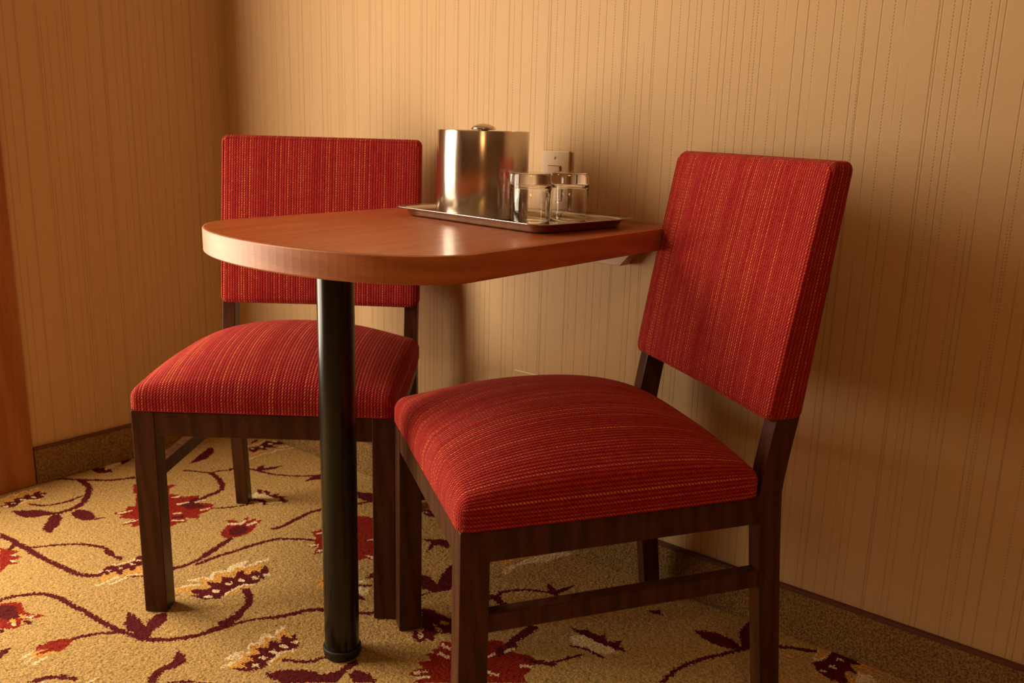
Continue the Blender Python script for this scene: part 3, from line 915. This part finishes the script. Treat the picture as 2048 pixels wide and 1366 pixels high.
def back_shape(p):
    t = (p.z + BHZ) / (2 * BHZ)                      # 0 bottom .. 1 top
    rear = D / 2 - LRD + BY0 + (BY1 - BY0) * t
    th = BT0 + (BT1 - BT0) * t
    k = (p.y + BHY) / (2 * BHY)                      # 0 front .. 1 rear
    u = p.x / BHX
    y = rear - th * (1 - k)
    bul = max(0.0, 1 - u * u) ** 0.6 * max(0.0, 1 - (2 * t - 1) ** 2) ** 0.6
    y -= 0.007 * bul * (1 - k)
    y += 0.010 * (1 - u * u) * 0.6 * (1 - 0.0)       # gentle hollow across the back
    return Vector((p.x, y - 0.004, BZ0 + BHZ + p.z))


def back_uv(ax, s, c):
    d = c.y + BHY
    if ax == 1:
        return (c.x, c.z)
    if ax == 0:
        return (c.x + s * d, c.z)
    return (c.x, c.z + s * d)


def make_chair():
    root = empty('dining_chair', (0, 0, 0))
    for s in (-1, 1):
        x1, x0 = s * W / 2, s * (W / 2 - LW)
        bm_obj('front_leg', box(min(x0, x1), max(x0, x1), -D / 2, -D / 2 + LD, 0.0012, H, 0.0018), 'dark', root)
        secs = []
        for z in [0.0012] + [H * i / 8 for i in range(1, 9)] + [H + (BZ0 - H) * i / 5 for i in range(1, 6)] + [0.60, 0.72]:
            ry = rear_y(z)
            fy = ry - LRD * (0.86 + 0.14 * min(1, z / H))
            xo, xi = s * WR / 2, s * (WR / 2 - LWR)
            secs.append([(xo, fy, z), (xo, ry, z), (xi, ry, z), (xi, fy, z)])
        bm_obj('rear_leg', loft(secs, 0.0015), 'dark', root)
        # side rail and side stretcher run from the front leg to the rear leg
        for nm, za, zb, th, ins in (('side_rail', H - HR, H - 0.0015, 0.024, 0.0006), ('side_stretcher', SZ, SZ + SH, 0.021, 0.002)):
            zc = (za + zb) / 2
            ya, yb = -D / 2 + LD - 0.001, rear_y(zc) - LRD + 0.002
            xa, xb = s * (W / 2 - ins), s * (WR / 2 - ins)
            bm_obj(nm, loft([[(xa, ya, za), (xa, ya, zb), (xa - s * th, ya, zb), (xa - s * th, ya, za)],
                             [(xb, yb, za), (xb, yb, zb), (xb - s * th, yb, zb), (xb - s * th, yb, za)]], 0.0012), 'dark', root)
    bm_obj('front_rail', box(-W / 2 + LW - 0.001, W / 2 - LW + 0.001, -D / 2 + 0.0012, -D / 2 + 0.025, H - HR, H - 0.0015, 0.0012), 'dark', root)
    bm_obj('rear_rail', box(-WR / 2 + LWR - 0.001, WR / 2 - LWR + 0.001, D / 2 - 0.030, D / 2 - 0.008, H - HR, H - 0.0015, 0.0012), 'dark', root)
    bm_obj('seat_board', box(-WR / 2 + 0.026, WR / 2 - 0.026, -D / 2 + 0.027, D / 2 - 0.032, H - 0.014, H - 0.001), 'dark', root)
    o = link_soft('seat_cushion', soft_block(W / 2 + 0.003, SEAT_HY, SH_Z, 0.018, 26, 26, 2, seat_shape, seat_uv, False), root)
    o['label'] = 'domed red woven seat cushion flecked with orange'
    b = link_soft('backrest', soft_block(BHX, BHY, BHZ, 0.015, 20, 3, 18, back_shape, back_uv), root)
    b['label'] = 'upholstered red backrest with orange vertical stitching'
    # welt along the edge of the front panel
    pts = []
    cx_, cz_, rr = BHX - 0.006, BHZ - 0.006, 0.014
    for sx, sz_, a0 in ((1, 1, 0), (-1, 1, 90), (-1, -1, 180), (1, -1, 270)):
        for k in range(6):
            a = math.radians(a0 + 18 * k)
            pts.append((sx * (cx_ - rr) + rr * math.cos(a), sz_ * (cz_ - rr) + rr * math.sin(a)))
    dense = []
    for (xa, za), (xb, zb) in zip(pts, pts[1:] + pts[:1]):
        m = max(1, int(math.hypot(xb - xa, zb - za) / 0.03))
        dense += [(xa + (xb - xa) * i / m, za + (zb - za) * i / m) for i in range(m)]
    ring = [back_shape(Vector((x, -BHY + 0.0035, z))) for x, z in dense]
    pm = tube(ring, 0.0022, 6, True)
    uvl = pm.loops.layers.uv.new('cloth')
    for f in pm.faces:
        f.smooth = True
        for lp in f.loops:
            lp[uvl].uv = (lp.vert.co.x, lp.vert.co.z)
    link_soft('piping', pm, b)
    return root


def link_soft(name, bm_, parent):
    bmesh.ops.recalc_face_normals(bm_, faces=bm_.faces[:])
    me_ = bpy.data.meshes.new(name)
    bm_.to_mesh(me_)
    bm_.free()
    return link(name, me_, 'fabric', parent)


def copy_tree(o, parent=None):
    c = o.copy()
    COL.objects.link(c)
    c.parent = parent
    for ch in list(o.children):
        copy_tree(ch, c)
    return c


chair_a = make_chair()
chair_b = copy_tree(chair_a)
chair_a.location = (0.8055, -0.4115, 0)
chair_a.rotation_euler = (0, 0, math.radians(38.15))
chair_b.location = (1.480, -0.3867, 0)
chair_b.rotation_euler = (0, 0, math.radians(-33.63))
tag(chair_a, 'red upholstered dining chair behind the black table post, its back to the corner', 'chair', 'red chairs at the wall table')
tag(chair_b, 'red upholstered dining chair in front, seen from its side at the right end', 'chair', 'red chairs at the wall table')

# ------------------------------------------------------------------ tray, bucket, tumblers
TRC, TRA = (1.186, -0.196), math.radians(-7.6)
TRX, TRY = 0.207, 0.131


def rrect(hx, hy, r, z, n=8):
    pts = []
    for sx, sy, a0 in ((1, 1, 0), (-1, 1, 90), (-1, -1, 180), (1, -1, 270)):
        for k in range(n + 1):
            a = math.radians(a0 + 90 * k / n)
            pts.append((sx * (hx - r) + r * math.cos(a), sy * (hy - r) + r * math.sin(a), z))
    return pts


tz = TZ + 0.0006
levels = [(0.026, 0.0, .020), (0.023, 0.0006, .022), (0.0195, 0.005, .024), (0.017, 0.0118, .026), (0.0012, 0.0160, .034), (0.0, 0.0168, .034),
          (0.0008, 0.0178, .034), (0.0182, 0.0134, .026), (0.0205, 0.0062, .024), (0.0235, 0.0020, .022), (0.027, 0.0014, .020)]
bm = bmesh.new()
rows = [[bm.verts.new(p) for p in rrect(TRX - i, TRY - i, r, z)] for i, z, r in levels]
n = len(rows[0])
for a, b in zip(rows, rows[1:]):
    for i in range(n):
        f = bm.faces.new((a[i], a[(i + 1) % n], b[(i + 1) % n], b[i]))
        f.smooth = True
bm.faces.new(rows[0][::-1])
bm.faces.new(rows[-1])
tray = bm_obj('serving_tray', bm, 'tray')
tray.location = (TRC[0], TRC[1], tz)
tray.rotation_euler = (0, 0, TRA)
tag(tray, 'rectangular stainless steel tray with raised flared rim on the table', 'tray')

floor_z = tz + 0.0016
bk = tag(empty('ice_bucket', (1.099, -0.178, floor_z)), 'brushed steel cylindrical ice bucket with domed lid knob on the tray', 'ice bucket')
BR, BH = 0.0893, 0.1630


def smooth_sides(o, lim=0.75):
    for f in o.data.polygons:
        f.use_smooth = True
    return o


body = bm_obj('body', lathe([(0, 0), (BR - .002, 0), (BR, .002), (BR, BH - .001), (BR - .0006, BH), (BR - .0022, BH), (BR - .0028, BH - .001), (BR - .0028, BH - .020), (BR - .004, BH - .021), (0, BH - .021)], 96), 'bucket', bk)
lid = bm_obj('lid', lathe([(0, BH - .012), (BR - .004, BH - .012), (BR - .0035, BH - .011), (BR - .0045, BH - .0075), (BR - .012, BH - .006), (0, BH - .0045)], 96), 'tray', bk)
knob = bm_obj('knob', lathe([(0, BH - .005), (.010, BH - .005), (.010, BH + .001), (.022, BH + .0015), (.0240, BH + .003), (.0230, BH + .0055), (.0185, BH + .0090), (.011, BH + .0118), (.004, BH + .0130), (0, BH + .0132)], 48), 'tray', lid)
smooth_sides(knob)
for o in (body, lid):
    for f in o.data.polygons:
        f.use_smooth = abs(f.normal.z) < 0.4


def tumbler(name, x, y, r, label):
    h = 0.0905
    # mouth down: thin rim on the tray, heavy base on top
    prof = [(r - .0030, 0.0006), (r - .0018, 0.0), (r - .0006, 0.0006), (r - .0002, .004), (r + .0002, .030), (r + .0006, h - .020), (r + .0006, h - .004), (r - .0004, h - .0012), (r - .0035, h), (r - .010, h - .0004), (0, h - .0012),
            (0, h - .0205), (r - .012, h - .0210), (r - .0065, h - .0230), (r - .0038, h - .0285), (r - .0032, .030), (r - .0028, .004)]
    bm_ = bmesh.new()
    n_ = 72
    rings = []
    for rr, z in prof:
        rings.append([bm_.verts.new((0, 0, z))] if rr == 0 else [bm_.verts.new((rr * math.cos(2 * math.pi * i / n_), rr * math.sin(2 * math.pi * i / n_), z)) for i in range(n_)])
    prs = list(zip(rings, rings[1:])) + [(rings[-1], rings[0])]
    for a, b in prs:
        if len(a) == 1 and len(b) == 1:
            continue
        for i in range(n_):
            j = (i + 1) % n_
            if len(a) == 1:
                bm_.faces.new((a[0], b[j], b[i]))
            elif len(b) == 1:
                bm_.faces.new((a[i], a[j], b[0]))
            else:
                bm_.faces.new((a[i], a[j], b[j], b[i]))
    o = bm_obj(name, bm_, 'glass', None, True)
    o.location = (x, y, floor_z)
    tag(o, label, 'glass', 'upturned glasses on the tray')
    return o


tumbler('drinking_glass', 1.2295, -0.1925, 0.0372, 'upturned clear glass tumbler nearest the steel bucket')
tumbler('drinking_glass', 1.2560, -0.1060, 0.0364, 'upturned clear glass tumbler at the right, under the wall switch')

# ------------------------------------------------------------------ wall fittings
sw = tag(empty('light_switch', (1.146, 0, 0.8115)), 'almond wall switch plate above the tray, bucket shade in its colour', 'light switch')
bm_obj('plate', box(-0.0365, 0.0365, -0.0065, -0.0005, -0.0575, 0.0575, 0.0022), 'plate', sw)
bm_obj('rocker_frame', box(-0.0165, 0.0165, -0.0070, -0.0060, -0.0335, 0.0275, 0.0004), 'slot', sw)
rk = bm_obj('rocker', loft([[(-.0155, -.0068, -.0325), (.0155, -.0068, -.0325), (.0155, -.0068, .0262), (-.0155, -.0068, .0262)],
                            [(-.0150, -.0082, -.032), (.0150, -.0082, -.032), (.0150, -.0108, .0257), (-.0150, -.0108, .0257)]], 0.0006), 'plate', sw)
for zz in (0.0430, -0.0430):
    s_ = bm_obj('screw', lathe([(0, -.0005), (.0030, -.0005), (.0028, .0006), (.0018, .0011), (0, .0012)], 20), 'screw', sw)
    s_.location = (0, -0.0066, zz)
    s_.rotation_euler = (math.pi / 2, 0, 0)
    bm_obj('screw_slot', box(-.0004, .0004, -.0022, .0022, .0010, .0014), 'slot', s_)

ol = tag(empty('wall_outlet', (1.0885, 0, 0.329)), 'pale wall socket plate half hidden behind the near chair seat', 'wall outlet')
bm_obj('plate', box(-0.035, 0.035, -0.0065, -0.0005, -0.0575, 0.0575, 0.0022), 'plate', ol)
for zz in (0.0195, -0.0195):
    so = bm_obj('socket', box(-0.017, 0.017, -0.0085, -0.0062, zz - 0.014, zz + 0.014, 0.0010), 'plate', ol)
    for xx in (-0.0063, 0.0063):
        bm_obj('slot', box(xx - 0.0011, xx + 0.0011, -0.0090, -0.0084, zz - 0.001, zz + 0.008), 'slot', so)

# ceiling lamp of the room (out of view, gives the warm light from above)
cl = tag(empty('ceiling_lamp', (3.4, -3.0, RZ)), 'flat square ceiling lamp behind the viewer', 'lamp')
bm_obj('housing', box(-0.29, 0.29, -0.29, 0.29, -0.042, -0.0005, 0.006), 'plate', cl)
